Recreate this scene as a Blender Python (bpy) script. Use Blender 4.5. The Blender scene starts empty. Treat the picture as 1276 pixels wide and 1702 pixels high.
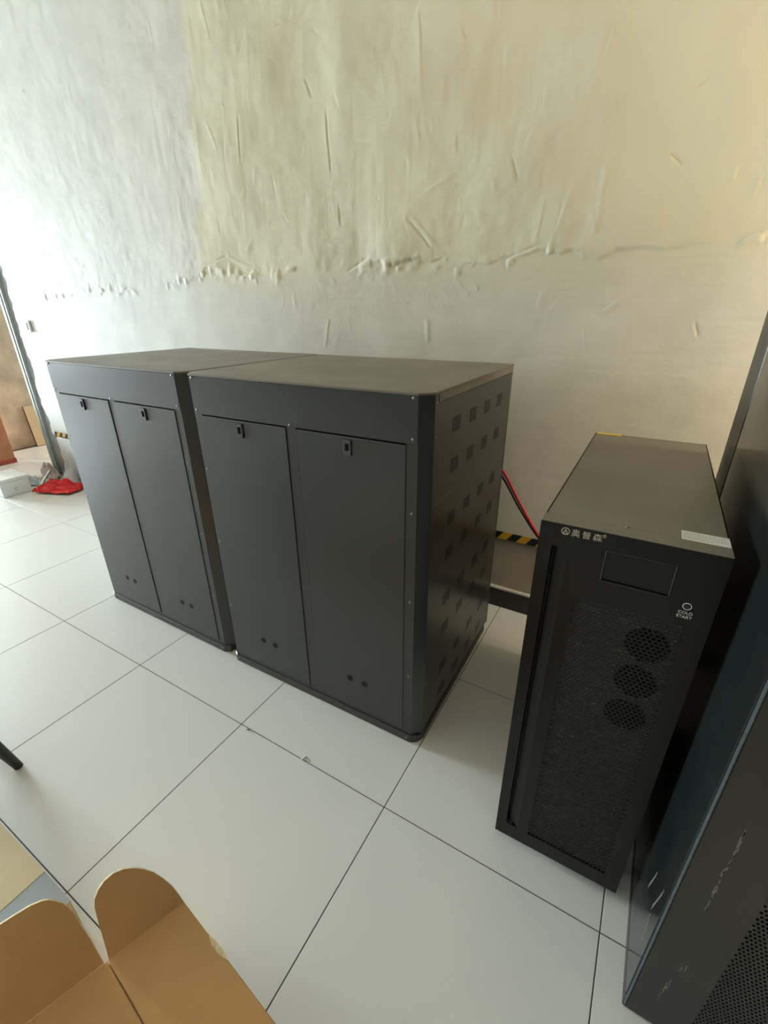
import bpy, bmesh, math, random
import numpy as np
from mathutils import Matrix, Vector

scene = bpy.context.scene
COL = scene.collection
random.seed(7)
RNG = np.random.default_rng(11)

# ------------------------------------------------------------------ camera
yaw, pit, rol = -0.53096719, -0.42066918, -0.00708329
F = Vector((math.sin(yaw) * math.cos(pit), math.cos(yaw) * math.cos(pit), math.sin(pit)))
r0 = Vector((math.cos(yaw), -math.sin(yaw), 0))
u0 = r0.cross(F)
Rv = r0 * math.cos(rol) + u0 * math.sin(rol)
Uv = Rv.cross(F)
cam = bpy.data.cameras.new('camera')
cam.sensor_fit = 'VERTICAL'
cam.sensor_height = 36.0
cam.lens = 750.495 / 1702 * 36.0
cam.clip_start = 0.02
camo = bpy.data.objects.new('camera', cam)
COL.objects.link(camo)
m = Matrix((Rv, Uv, -F)).transposed().to_4x4()
m.translation = Vector((1.05099, -0.75692, 1.37034))
camo.matrix_world = m
scene.camera = camo

# ------------------------------------------------------------------ light
world = bpy.data.worlds.new('world')
scene.world = world
world.use_nodes = True
bg = world.node_tree.nodes['Background']
bg.inputs[0].default_value = (0.75, 0.87, 1.0, 1)
bg.inputs[1].default_value = 0.6

def area(name, loc, rot, sx, sy, power, color, spread=180):
    l = bpy.data.lights.new(name, 'AREA')
    l.shape = 'RECTANGLE'
    l.size, l.size_y = sx, sy
    l.energy = power
    l.color = color
    l.spread = math.radians(spread)
    o = bpy.data.objects.new(name, l)
    o.location = loc
    o.rotation_euler = rot
    COL.objects.link(o)
    return o
# daylight in the tall window of the left wall (cool) and in the window of the right wall (warm, sunlit yard)
area('window_daylight_left', (-8.9, -0.25, 1.35), (0, math.radians(-58), 0), 1.9, 1.9, 600, (0.76, 0.90, 1.0), 130)
area('window_daylight_right', (2.52, 0.55, 1.65), (0, math.radians(90), 0), 1.9, 1.0, 43, (1.0, 0.86, 0.60))
area('corridor_fill', (-4.2, 3.5, 1.7), (math.radians(-90), 0, 0), 1.1, 1.8, 38, (1.0, 0.97, 0.92))  # added fill lamp, out of view, to brighten the corridor wall
scene.view_settings.view_transform = 'Standard'
scene.view_settings.look = 'None'
scene.view_settings.gamma = 1.0
scene.view_settings.use_curve_mapping = False
scene.view_settings.exposure = 0.55

# ------------------------------------------------------------------ materials
def srgb(r, g, b):
    f = lambda c: (c / 255 / 12.92) if c / 255 <= 0.04045 else ((c / 255 + 0.055) / 1.055) ** 2.4
    return (f(r), f(g), f(b), 1)

def mat(name, col, rough=0.5, metal=0.0, noise=None, bump=None, spec=0.5, rough_noise=None, coat=0.0, trans=0.0):
    """noise=(scale, amount) colour mottling; bump=(scale, strength, distance); rough_noise=(scale, amount)"""
    M = bpy.data.materials.new(name)
    M.use_nodes = True
    nt = M.node_tree
    b = nt.nodes['Principled BSDF']
    b.inputs['Base Color'].default_value = col
    b.inputs['Roughness'].default_value = rough
    b.inputs['Metallic'].default_value = metal
    b.inputs['Specular IOR Level'].default_value = spec
    b.inputs['Coat Weight'].default_value = coat
    b.inputs['Transmission Weight'].default_value = trans
    tc = nt.nodes.new('ShaderNodeTexCoord')
    if noise:
        n = nt.nodes.new('ShaderNodeTexNoise')
        n.inputs['Scale'].default_value = noise[0]
        n.inputs['Detail'].default_value = 6
        nt.links.new(tc.outputs['Object'], n.inputs['Vector'])
        r = nt.nodes.new('ShaderNodeValToRGB')
        a = noise[1]
        r.color_ramp.elements[0].position = 0.3
        r.color_ramp.elements[1].position = 0.7
        r.color_ramp.elements[0].color = tuple(c * (1 - a) for c in col[:3]) + (1,)
        r.color_ramp.elements[1].color = tuple(min(1, c * (1 + a)) for c in col[:3]) + (1,)
        nt.links.new(n.outputs['Fac'], r.inputs['Fac'])
        nt.links.new(r.outputs['Color'], b.inputs['Base Color'])
    if rough_noise:
        n = nt.nodes.new('ShaderNodeTexNoise')
        n.inputs['Scale'].default_value = rough_noise[0]
        n.inputs['Detail'].default_value = 5
        nt.links.new(tc.outputs['Object'], n.inputs['Vector'])
        mr = nt.nodes.new('ShaderNodeMapRange')
        mr.inputs['From Min'].default_value = 0.3
        mr.inputs['From Max'].default_value = 0.7
        mr.inputs['To Min'].default_value = rough - rough_noise[1]
        mr.inputs['To Max'].default_value = rough + rough_noise[1]
        nt.links.new(n.outputs['Fac'], mr.inputs['Value'])
        nt.links.new(mr.outputs['Result'], b.inputs['Roughness'])
    if bump:
        n = nt.nodes.new('ShaderNodeTexNoise')
        n.inputs['Scale'].default_value = bump[0]
        n.inputs['Detail'].default_value = 4
        nt.links.new(tc.outputs['Object'], n.inputs['Vector'])
        bp = nt.nodes.new('ShaderNodeBump')
        bp.inputs['Strength'].default_value = bump[1]
        bp.inputs['Distance'].default_value = bump[2]
        nt.links.new(n.outputs['Fac'], bp.inputs['Height'])
        nt.links.new(bp.outputs['Normal'], b.inputs['Normal'])
    return M

M = {}
M['tile'] = mat('glazed_tile', srgb(226, 225, 219), 0.27, noise=(260, 0.012))
M['grout'] = mat('grout', srgb(84, 80, 74), 0.9, noise=(30, 0.2))
M['concrete'] = mat('grey_mortar', srgb(150, 152, 152), 0.9, noise=(14, 0.18), bump=(60, 0.5, 0.004))
M['room'] = mat('room_plaster', srgb(132, 126, 114), 0.9, noise=(2, 0.06), bump=(40, 0.3, 0.003))
M['ceil'] = mat('ceiling_paint', srgb(232, 226, 212), 0.9, noise=(2, 0.04))
M['rough_beige'] = mat('rough_beige_plaster', srgb(202, 189, 164), 0.95, noise=(6, 0.22), bump=(25, 0.7, 0.008))
M['black'] = mat('black_powder_coat', srgb(41, 41, 39), 0.33, spec=0.8, noise=(3, 0.06), rough_noise=(2.5, 0.02))
M['black_lit_top'] = mat('black_coat_lit_top', srgb(118, 109, 97), 0.46, spec=0.7, noise=(4, 0.12), rough_noise=(5, 0.06))  # black coat lightened for upward faces, reflected light painted into the base colour
M['inner'] = mat('cabinet_inner_black', srgb(14, 14, 14), 0.9, noise=(20, 0.2))
M['steel'] = mat('zinc_screw', srgb(150, 148, 142), 0.35, 1.0, noise=(60, 0.1))
M['latch'] = mat('latch_metal', srgb(92, 92, 92), 0.38, 0.7, noise=(60, 0.15))
M['rubber'] = mat('black_rubber', srgb(12, 12, 12), 0.8, noise=(60, 0.2))
M['ups'] = mat('ups_black_coat', srgb(15, 14, 13), 0.34, spec=0.35, noise=(3, 0.1), rough_noise=(6, 0.05))
M['mesh_black'] = mat('perforated_black', srgb(15, 15, 14), 0.55, noise=(30, 0.1))
M['filter'] = mat('filter_grey', srgb(128, 126, 122), 0.85, noise=(40, 0.15))
M['screen'] = mat('screen_glass', srgb(20, 20, 18), 0.12, noise=(8, 0.1), spec=0.3)
M['bezel'] = mat('screen_bezel', srgb(30, 29, 28), 0.3, noise=(20, 0.1))
M['print'] = mat('printed_silver', srgb(200, 190, 168), 0.5, noise=(80, 0.1))
M['print_white'] = mat('printed_white', srgb(238, 238, 235), 0.6, noise=(80, 0.05))
M['sticker'] = mat('paper_sticker', srgb(240, 240, 232), 0.6, noise=(40, 0.03))
M['ink'] = mat('grey_ink', srgb(165, 165, 162), 0.7, noise=(90, 0.2))
M['yellow'] = mat('yellow_label', srgb(236, 190, 40), 0.5, noise=(30, 0.08))
M['gloss_black'] = mat('rack_gloss_black', srgb(27, 31, 30), 0.16, spec=0.32, noise=(5, 0.15), rough_noise=(7, 0.05))
M['rack'] = mat('rack_black_coat', srgb(38, 38, 36), 0.40, noise=(4, 0.12), rough_noise=(6, 0.06))
M['scuff'] = mat('pale_scuff', srgb(132, 132, 126), 0.8, noise=(160, 0.35))
M['grey_edge'] = mat('rack_grey_edge', srgb(60, 65, 65), 0.7, spec=0.15, noise=(90, 0.3))
M['card'] = mat('brown_cardboard', srgb(205, 162, 110), 0.85, noise=(7, 0.08), bump=(220, 0.2, 0.001))
M['card_pale'] = mat('pale_cardboard', srgb(214, 196, 160), 0.85, noise=(6, 0.07), bump=(200, 0.2, 0.001))
M['card_edge'] = mat('cardboard_edge', srgb(232, 214, 178), 0.9, noise=(120, 0.2))
M['card_grey'] = mat('grey_printed_card', srgb(160, 167, 170), 0.7, noise=(9, 0.07))
M['foam'] = mat('white_foam', srgb(240, 242, 240), 0.8, noise=(60, 0.03), bump=(120, 0.3, 0.002))
M['red_bag'] = mat('red_plastic', srgb(225, 42, 48), 0.35, noise=(12, 0.15))
M['white_bag'] = mat('white_plastic', srgb(222, 226, 230), 0.35, noise=(18, 0.1))
M['pink_bag'] = mat('cloudy_pink_plastic', srgb(196, 178, 176), 0.4, noise=(14, 0.15))
M['clear_bag'] = mat('cloudy_clear_plastic', srgb(198, 206, 208), 0.25, noise=(18, 0.15))
M['strip'] = mat('galvanised_strip', srgb(170, 172, 168), 0.35, 0.8, noise=(30, 0.2))
M['wood'] = mat('orange_brown_wood', srgb(196, 134, 98), 0.6, noise=(9, 0.15), bump=(40, 0.2, 0.002))
M['wood_red'] = mat('red_stained_wood', srgb(170, 82, 62), 0.6, noise=(9, 0.15))
M['ply'] = mat('pale_plywood', srgb(222, 198, 156), 0.7, noise=(6, 0.06))
M['ply_edge'] = mat('dark_board_edge', srgb(60, 46, 34), 0.8, noise=(20, 0.2))
M['jamb'] = mat('grey_metal_frame', srgb(168, 174, 172), 0.45, 0.2, noise=(12, 0.1))
M['switch'] = mat('white_switch_plastic', srgb(226, 230, 230), 0.35, noise=(30, 0.02))
M['red_wire'] = mat('red_cable', srgb(190, 30, 34), 0.45, noise=(30, 0.1))
M['dark_wire'] = mat('dark_blue_cable', srgb(26, 28, 40), 0.45, noise=(30, 0.1))
M['stool'] = mat('dark_stained_wood', srgb(52, 46, 42), 0.5, noise=(14, 0.25))
M['base_black'] = mat('black_skirting', srgb(26, 24, 22), 0.35, noise=(12, 0.15))
M['caulk'] = mat('dusty_white_edge', srgb(206, 200, 186), 0.85, noise=(18, 0.12))
M['dirty_white'] = mat('chipped_white_board', srgb(206, 204, 202), 0.75, noise=(12, 0.16))

def tape_mat():
    Mt = bpy.data.materials.new('hazard_tape')
    Mt.use_nodes = True
    nt = Mt.node_tree
    b = nt.nodes['Principled BSDF']
    b.inputs['Roughness'].default_value = 0.45
    tc = nt.nodes.new('ShaderNodeTexCoord')
    sx = nt.nodes.new('ShaderNodeSeparateXYZ')
    nt.links.new(tc.outputs['Object'], sx.inputs[0])
    def math_(op, a, bb=None):
        n = nt.nodes.new('ShaderNodeMath')
        n.operation = op
        for i, v in enumerate((a, bb)):
            if v is None: continue
            if isinstance(v, (int, float)): n.inputs[i].default_value = v
            else: nt.links.new(v, n.inputs[i])
        return n.outputs[0]
    s = math_('SUBTRACT', sx.outputs['X'], math_('MULTIPLY', sx.outputs['Z'], 0.75))
    s = math_('FRACT', math_('MULTIPLY', s, 1 / 0.088))
    s = math_('GREATER_THAN', s, 0.5)
    mx = nt.nodes.new('ShaderNodeMix')
    mx.data_type = 'RGBA'
    mx.inputs['A'].default_value = srgb(216, 168, 40)
    mx.inputs['B'].default_value = srgb(24, 26, 26)
    nt.links.new(s, mx.inputs['Factor'])
    nt.links.new(mx.outputs['Result'], b.inputs['Base Color'])
    return Mt
M['tape'] = tape_mat()

def wall_mat():
    Mt = bpy.data.materials.new('trowelled_plaster')
    Mt.use_nodes = True
    nt = Mt.node_tree
    b = nt.nodes['Principled BSDF']
    b.inputs['Roughness'].default_value = 0.72
    b.inputs['Specular IOR Level'].default_value = 0.35
    tc = nt.nodes.new('ShaderNodeTexCoord')
    at = nt.nodes.new('ShaderNodeVertexColor')
    at.layer_name = 'coat'
    sp = nt.nodes.new('ShaderNodeSeparateColor')
    nt.links.new(at.outputs['Color'], sp.inputs[0])
    def noise(scale, det=6):
        n = nt.nodes.new('ShaderNodeTexNoise')
        n.inputs['Scale'].default_value = scale
        n.inputs['Detail'].default_value = det
        nt.links.new(tc.outputs['Object'], n.inputs['Vector'])
        return n.outputs['Fac']
    def mix(f, a, c):
        mx = nt.nodes.new('ShaderNodeMix')
        mx.data_type = 'RGBA'
        for k, v in (('Factor', f), ('A', a), ('B', c)):
            if isinstance(v, tuple): mx.inputs[k].default_value = v
            else: nt.links.new(v, mx.inputs[k])
        return mx.outputs['Result']
    def ramp(f, p0, p1):
        r = nt.nodes.new('ShaderNodeMapRange')
        r.inputs['From Min'].default_value = p0
        r.inputs['From Max'].default_value = p1
        nt.links.new(f, r.inputs['Value'])
        return r.outputs['Result']
    n1 = ramp(noise(1.6), 0.35, 0.65)
    n2 = ramp(noise(5.0), 0.35, 0.7)
    white = mix(n2, srgb(214, 214, 207), srgb(226, 225, 217))
    cream = mix(n1, srgb(216, 208, 181), srgb(229, 221, 193))
    low = mix(n2, srgb(216, 209, 192), srgb(227, 220, 203))
    dado = mix(n2, srgb(158, 146, 128), srgb(176, 164, 146))
    c = mix(sp.outputs[0], white, low)
    c = mix(sp.outputs[1], c, cream)
    c = mix(sp.outputs[2], c, dado)
    nt.links.new(c, b.inputs['Base Color'])
    bp = nt.nodes.new('ShaderNodeBump')
    bp.inputs['Strength'].default_value = 0.45
    bp.inputs['Distance'].default_value = 0.002
    nt.links.new(noise(70, 5), bp.inputs['Height'])
    nt.links.new(bp.outputs['Normal'], b.inputs['Normal'])
    return Mt
M['plaster'] = wall_mat()

# ------------------------------------------------------------------ mesh helpers
def link(name, me, material=None, parent=None):
    o = bpy.data.objects.new(name, me)
    COL.objects.link(o)
    if material is not None and me is not None and len(me.materials) == 0:
        me.materials.append(M[material] if isinstance(material, str) else material)
    if parent is not None:
        o.parent = parent
    return o

def finish(bm, name, smooth=False):
    me = bpy.data.meshes.new(name)
    bmesh.ops.recalc_face_normals(bm, faces=bm.faces)
    bm.to_mesh(me)
    bm.free()
    if smooth:
        me.polygons.foreach_set('use_smooth', [True] * len(me.polygons))
    return me

def add_box(bm, x0, x1, y0, y1, z0, z1, bev=0.0, seg=1, mtx=None):
    t = bmesh.new()
    bmesh.ops.create_cube(t, size=1)
    bmesh.ops.scale(t, vec=(x1 - x0, y1 - y0, z1 - z0), verts=t.verts)
    bmesh.ops.translate(t, vec=((x0 + x1) / 2, (y0 + y1) / 2, (z0 + z1) / 2), verts=t.verts)
    if bev:
        bmesh.ops.bevel(t, geom=list(t.edges), offset=bev, segments=seg, affect='EDGES', profile=0.5)
    if mtx is not None:
        bmesh.ops.transform(t, matrix=mtx, verts=t.verts)
    merge(bm, t)

def merge(bm, t):
    me = bpy.data.meshes.new('tmp')
    t.to_mesh(me)
    t.free()
    bm.from_mesh(me)
    bpy.data.meshes.remove(me)

def add_prism(bm, pts, axis, a, b, bev=0.0):
    """extrude a 2D polygon along axis ('x','y','z') from a to b"""
    def v3(p, k):
        return {'x': (k, p[0], p[1]), 'y': (p[0], k, p[1]), 'z': (p[0], p[1], k)}[axis]
    t = bmesh.new()
    A = [t.verts.new(v3(p, a)) for p in pts]
    B = [t.verts.new(v3(p, b)) for p in pts]
    t.faces.new(A)
    t.faces.new(B[::-1])
    n = len(pts)
    for i in range(n):
        t.faces.new((A[i], B[i], B[(i + 1) % n], A[(i + 1) % n]))
    bmesh.ops.recalc_face_normals(t, faces=t.faces)
    if bev:
        bmesh.ops.bevel(t, geom=list(t.edges), offset=bev, segments=1, affect='EDGES', profile=0.5)
    merge(bm, t)

def add_cyl(bm, p0, p1, r0_, r1_=None, n=16):
    r1_ = r0_ if r1_ is None else r1_
    p0, p1 = Vector(p0), Vector(p1)
    d = p1 - p0
    t = bmesh.new()
    bmesh.ops.create_cone(t, cap_ends=True, segments=n, radius1=r0_, radius2=r1_, depth=d.length)
    q = d.to_track_quat('Z', 'Y')
    bmesh.ops.transform(t, matrix=Matrix.Translation((p0 + p1) / 2) @ q.to_matrix().to_4x4(), verts=t.verts)
    merge(bm, t)

def add_tube(bm, pts, r, n=10):
    pts = [Vector(p) for p in pts]
    rings = []
    for i, p in enumerate(pts):
        d = (pts[min(i + 1, len(pts) - 1)] - pts[max(i - 1, 0)]).normalized()
        s = d.cross(Vector((0, 0, 1)))
        s = s.normalized() if s.length > 1e-4 else Vector((1, 0, 0))
        w = s.cross(d)
        rings.append([bm.verts.new(p + (s * math.cos(2 * math.pi * k / n) + w * math.sin(2 * math.pi * k / n)) * r) for k in range(n)])
    for a, b in zip(rings, rings[1:]):
        for k in range(n):
            bm.faces.new((a[k], a[(k + 1) % n], b[(k + 1) % n], b[k]))
    bm.faces.new(rings[0])
    bm.faces.new(rings[-1][::-1])

def boxes(name, lst, material, parent=None, bev=0.0, seg=1):
    bm = bmesh.new()
    for b in lst:
        add_box(bm, *b, bev=bev, seg=seg)
    return link(name, finish(bm, name), material, parent)

def bez(pts, n=24):
    """Catmull-Rom through points"""
    P = [Vector(p) for p in pts]
    P = [P[0] * 2 - P[1]] + P + [P[-1] * 2 - P[-2]]
    out = []
    for i in range(1, len(P) - 2):
        for k in range(n):
            t = k / n
            a, b, c, d = P[i - 1], P[i], P[i + 1], P[i + 2]
            out.append(0.5 * ((2 * b) + (c - a) * t + (2 * a - 5 * b + 4 * c - d) * t * t + (3 * b - 3 * c + d - a) * t ** 3))
    out.append(P[-2])
    return out

def thing(name, label, cat, loc=(0, 0, 0), rz=0.0, group=None):
    o = bpy.data.objects.new(name, None)
    o.empty_display_size = 0.1
    COL.objects.link(o)
    o.location = loc
    o.rotation_euler = (0, 0, rz)
    return tag(o, label, cat, group)

def tag(o, label, cat, group=None):
    o['label'] = label
    o['category'] = cat
    if group:
        o['group'] = group
    return o

def struct(o, label=None):
    o['kind'] = 'structure'
    if label:
        o['label'] = label
    return o

def perforated(name, x0, x1, z0, z1, px, pz, rx, rz, thick, material, parent, y=0.0):
    """sheet in the xz plane (front at y) with real staggered octagonal holes"""
    nx, nz = int(round((x1 - x0) / px)), int(round((z1 - z0) / pz))
    ang = [math.radians(45 * k) for k in range(8)]
    outer = [(1, 0), (1, 1), (0, 1), (-1, 1), (-1, 0), (-1, -1), (0, -1), (1, -1)]
    V, Fc = [], []
    for j in range(nz):
        for i in range(nx - (j % 2)):
            cx = x0 + (i + 0.5 + 0.5 * (j % 2)) * px
            cz = z0 + (j + 0.5) * pz
            b = len(V)
            V += [(cx + o[0] * px / 2, y, cz + o[1] * pz / 2) for o in outer]
            V += [(cx + math.cos(a) * rx, y, cz + math.sin(a) * rz) for a in ang]
            V += [(cx + math.cos(a) * rx, y + thick, cz + math.sin(a) * rz) for a in ang]
            for k in range(8):
                k2 = (k + 1) % 8
                Fc.append((b + k, b + k2, b + 8 + k2, b + 8 + k))
                Fc.append((b + 8 + k, b + 8 + k2, b + 16 + k2, b + 16 + k))
    for j in range(1, nz, 2):      # half-cell fillers at both ends of the shifted rows
        for xa in (x0, x0 + (nx - 0.5) * px):
            b = len(V)
            za = z0 + j * pz
            V += [(xa, y, za), (xa + px / 2, y, za), (xa + px / 2, y, za + pz), (xa, y, za + pz)]
            Fc.append((b, b + 1, b + 2, b + 3))
    me = bpy.data.meshes.new(name)
    me.from_pydata(V, [], Fc)
    return link(name, me, material, parent), x0 + nx * px, z0 + nz * pz

def text_mesh(name, body, size, material, parent, loc, rot, extrude=0.0004, align='CENTER'):
    cu = bpy.data.curves.new('tmp_text', 'FONT')
    cu.body = body
    cu.size = size
    cu.align_x = align
    cu.align_y = 'CENTER'
    cu.extrude = extrude
    to = bpy.data.objects.new('tmp_text', cu)
    COL.objects.link(to)
    dg = bpy.context.evaluated_depsgraph_get()
    me = bpy.data.meshes.new_from_object(to.evaluated_get(dg))
    bpy.data.objects.remove(to)
    me.materials.clear()
    o = link(name, me, material, parent)
    o.location = loc
    o.rotation_euler = rot
    return o

# value noise on a grid (numpy)
def vnoise(xs, zs, scale, seed):
    rg = np.random.default_rng(seed)
    g = rg.random((260, 260))
    u = xs / scale + 60.0
    v = zs / scale + 60.0
    i, j = np.floor(u).astype(int), np.floor(v).astype(int)
    fu, fv = u - i, v - j
    fu, fv = fu * fu * (3 - 2 * fu), fv * fv * (3 - 2 * fv)
    i %= 259
    j %= 259
    return (g[i, j] * (1 - fu) + g[i + 1, j] * fu) * (1 - fv) + (g[i, j + 1] * (1 - fu) + g[i + 1, j + 1] * fu) * fv

# ------------------------------------------------------------------ room shell
YW = 1.172          # face of the back wall
XE = -3.50          # ragged left end of its plaster
CEIL = 4.0
# floor: grout bed with separate glazed tiles
floor = struct(boxes('floor', [(-9.0, 2.6, -8.0, 3.6, -0.05, -0.0016)], 'grout'), 'large pale glazed floor tiles with thin dark joints')
T, G = 0.6, 0.0030
def tile_mesh(w, d):
    bm = bmesh.new()
    add_box(bm, 0, w, 0, d, -0.011, 0.0, bev=0.0004)
    return finish(bm, 'floor_tile')
full = tile_mesh(T - G, T - G)
cut = tile_mesh(T - G, 0.558)
for i in range(-8, 4):
    for j in range(-3, 2):
        me = cut if (j == 1 and i > -7) else full
        t = link('floor_tile', me, 'tile', floor)
        t.location = (i * T + G / 2, j * T + G / 2, random.uniform(-0.0003, 0.0))
for i in (-8, -7):
    for j in (2, 3):
        t = link('floor_tile', full, 'tile', floor)
        t.location = (i * T + G / 2, j * T + G / 2, 0)
bm = bmesh.new()
for i in range(-15, 4):
    for j in range(-13, 2):
        if i >= -8 and j >= -3 or (i < -8 and j > 0): continue
        add_box(bm, i * T + G / 2, (i + 1) * T - G / 2, j * T + G / 2, (j + 1) * T - G / 2, -0.011, 0, bev=0.0004)
t = link('floor_tiles', finish(bm, 'floor_tiles'), 'tile', floor)
t['kind'] = 'stuff'

wall_back = struct(boxes('wall_back', [(-3.60, 2.6, YW + 0.012, YW + 0.22, 0, CEIL)], 'concrete'), 'trowelled cream plaster wall with ridges and a long horizontal ledge')

def build_plaster():
    X1, Z1 = 2.55, 3.35
    xb = np.concatenate([np.arange(XE, -1.4, 0.0085), np.arange(-1.4, 1.45, 0.0042), np.linspace(1.45, X1, 36)])
    z = np.concatenate([np.arange(0, 0.36, 0.02), np.arange(0.36, 0.40, 0.003), np.arange(0.40, 1.15, 0.012), np.arange(1.15, 2.65, 0.0044), np.linspace(2.65, Z1, 80)])
    nx, nz = len(xb), len(z)
    s = (xb - XE) / (X1 - XE)
    S_, Z_ = np.meshgrid(s, z)
    zz = z
    edge = (vnoise(zz * 0 + 1.0, zz, 0.16, 5) - 0.5) * 0.07 + (vnoise(zz * 0 + 3.0, zz, 0.04, 6) - 0.5) * 0.03
    xl = XE + edge
    X_ = xl[:, None] + S_ * (X1 - xl[:, None])
    # ledge curve
    lx = [-3.6, -2.58, -2.01, -1.59, -1.33, -1.18, -0.77, -0.42, -0.19, 0.11, 0.32, 0.45, 0.59, 0.72, 0.89, 1.06, 1.25, 2.6]
    lz = [1.49, 1.5, 1.511, 1.519, 1.533, 1.59, 1.534, 1.541, 1.555, 1.563, 1.531, 1.542, 1.58, 1.541, 1.541, 1.556, 1.575, 1.59]
    L = np.interp(X_, lx, lz) + (vnoise(X_, Z_, 0.05, 21) - 0.5) * 0.03 + (vnoise(X_, Z_, 0.018, 22) - 0.5) * 0.012
    up = np.clip((Z_ - L) / 0.012 + 0.5, 0, 1)
    seam = np.interp(Z_, [1.5, 1.6, 1.9, 2.6, 3.4], [-1.26, -1.257, -1.18, -1.10, -1.05])
    seamn = seam + (vnoise(X_, Z_, 0.12, 31) - 0.5) * 0.05
    right = np.clip((X_ - seamn) / 0.09 + 0.5, 0, 1)
    fade_up = np.clip((Z_ - L + 0.12 * vnoise(X_, Z_, 0.16, 33)) / 0.16 + 0.5, 0, 1)
    H = (vnoise(X_, Z_, 0.55, 1) - 0.5) * 0.010
    H += (vnoise(X_, Z_, 0.23, 2) - 0.5) * (0.004 + 0.014 * up * right)
    H += (vnoise(X_ * 1.0, Z_ * 0.55, 0.09, 3) - 0.5) * (0.0010 + 0.0012 * up + 0.0016 * up * right)
    H += (vnoise(X_, Z_, 0.035, 4) - 0.5) * (0.0006 + 0.0012 * up)
    # brushed coat: vertical scratches above, horizontal below
    H += (vnoise(X_ * 5, Z_ * 0.6, 0.07, 8) - 0.5) * 0.0005 * up * (vnoise(X_, Z_, 0.4, 9) > 0.5)
    H += (vnoise(X_ * 0.5, Z_ * 5, 0.07, 10) - 0.5) * 0.0009 * (1 - up)
    H += 0.0014 * up + 0.0008 * up * right
    # crumbs along the ledge
    band = np.exp(-((Z_ - L + 0.01) / 0.03) ** 2)
    crumb = np.clip(vnoise(X_, Z_, 0.030, 12) - 0.52, 0, 1) * (vnoise(X_, Z_, 0.25, 13) > 0.45)
    H += band * crumb * 0.014

    def stroke(x0, z0, x1, z1, w, a, lip=0.0):
        pad = w * 4 + 0.02
        zi0, zi1 = np.searchsorted(zz, [min(z0, z1) - pad, max(z0, z1) + pad])
        if zi1 <= zi0: return
        xi0, xi1 = np.searchsorted(xb, [min(x0, x1) - pad - 0.06, max(x0, x1) + pad + 0.06])
        if xi1 <= xi0: return
        xx, zw = X_[zi0:zi1, xi0:xi1], Z_[zi0:zi1, xi0:xi1]
        dx, dz = x1 - x0, z1 - z0
        ln = math.hypot(dx, dz) + 1e-9
        t = np.clip(((xx - x0) * dx + (zw - z0) * dz) / ln ** 2, 0, 1)
        px, pz = x0 + t * dx, z0 + t * dz
        sgn = ((xx - x0) * dz - (zw - z0) * dx) / ln
        d = np.hypot(xx - px, zw - pz)
        fade = np.clip(np.minimum(t, 1 - t) * 5 + 0.25, 0, 1)
        H[zi0:zi1, xi0:xi1] += a * np.exp(-(d / w) ** 2) * fade
        if lip:
            H[zi0:zi1, xi0:xi1] += lip * np.exp(-((np.hypot(d, 0) - 2 * w) / w) ** 2) * fade * (sgn > 0)

    segs = [(-0.444, 2.239, -0.418, 2.177), (0.236, 2.245, 0.254, 2.203), (0.232, 1.961, 0.238, 1.898), (0.037, 1.713, 0.149, 1.604), (0.062, 1.715, 0.189, 1.591), (0.077, 1.775, 0.239, 1.843), (-0.304, 1.791, -0.299, 1.712), (0.75, 1.673, 0.772, 1.601), (0.64, 1.62, 0.671, 1.749), (0.453, 1.542, 0.593, 1.586), (0.275, 1.469, 0.329, 1.424), (0.339, 1.467, 0.366, 1.445), (-1.176, 1.601, -1.029, 1.635), (-1.029, 1.635, -0.866, 1.573), (-0.356, 1.508, -0.337, 1.483), (-0.27, 1.53, -0.148, 1.588), (-0.063, 1.572, 0.053, 1.577), (0.834, 1.356, 0.893, 1.404), (1.123, 1.328, 1.143, 1.281), (0.145, 1.334, 0.149, 1.237), (-1.051, 2.199, -0.994, 2.087), (-0.345, 2.126, -0.336, 1.903), (0.071, 2.022, 0.09, 1.946), (0.718, 2.065, 0.737, 2.142), (0.972, 1.948, 1.011, 1.968), (1.052, 1.973, 1.046, 1.942), (1.194, 1.721, 1.188, 1.663), (-2.55, 2.591, -2.536, 2.569), (0.569, 1.52, 0.593, 1.499), (1.044, 1.49, 1.06, 1.459), (-0.58, 2.433, -0.5, 2.442), (-0.138, 2.252, -0.106, 2.257), (0.773, 1.803, 0.769, 1.619), (0.453, 1.861, 0.482, 1.788), (0.585, 1.724, 0.57, 1.597), (-0.386, 1.333, -0.413, 1.208), (-0.834, 2.186, -0.848, 2.01), (0.075, 2.319, 0.093, 2.105), (-0.99, 2.6, -0.963, 2.478), (0.941, 1.811, 0.99, 1.768), (1.129, 1.75, 1.124, 1.714)]
    for k, q in enumerate(segs):
        a = 0.0017 if k % 3 else -0.0024
        stroke(*q, 0.0045, a, lip=0.0009)
    rg = np.random.default_rng(77)
    for k in range(300):     # trowel ridges of the upper coat
        x = rg.uniform(-1.2, 2.3) if k < 250 else rg.uniform(-3.3, 1.5)
        zc = rg.uniform(1.6, 3.2) if k < 275 else rg.uniform(0.5, 1.5)
        ang = rg.normal(math.pi / 2, 0.35) if rg.random() < 0.75 else rg.uniform(0, math.pi)
        ln = rg.uniform(0.02, 0.10)
        a = rg.choice([-1, 1]) * rg.uniform(0.0004, 0.0012)
        stroke(x, zc, x + math.cos(ang) * ln, zc + math.sin(ang) * ln, rg.uniform(0.0034, 0.0075), a, lip=abs(a) * 0.5)
    # old dado below the tape lies deeper
    dado = np.clip((0.377 - Z_) / 0.006, 0, 1)
    H -= 0.006 * dado
    Y_ = YW - H
    V = np.stack([X_, Y_, Z_], -1).reshape(-1, 3)
    idx = np.arange(nx * nz).reshape(nz, nx)
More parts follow.
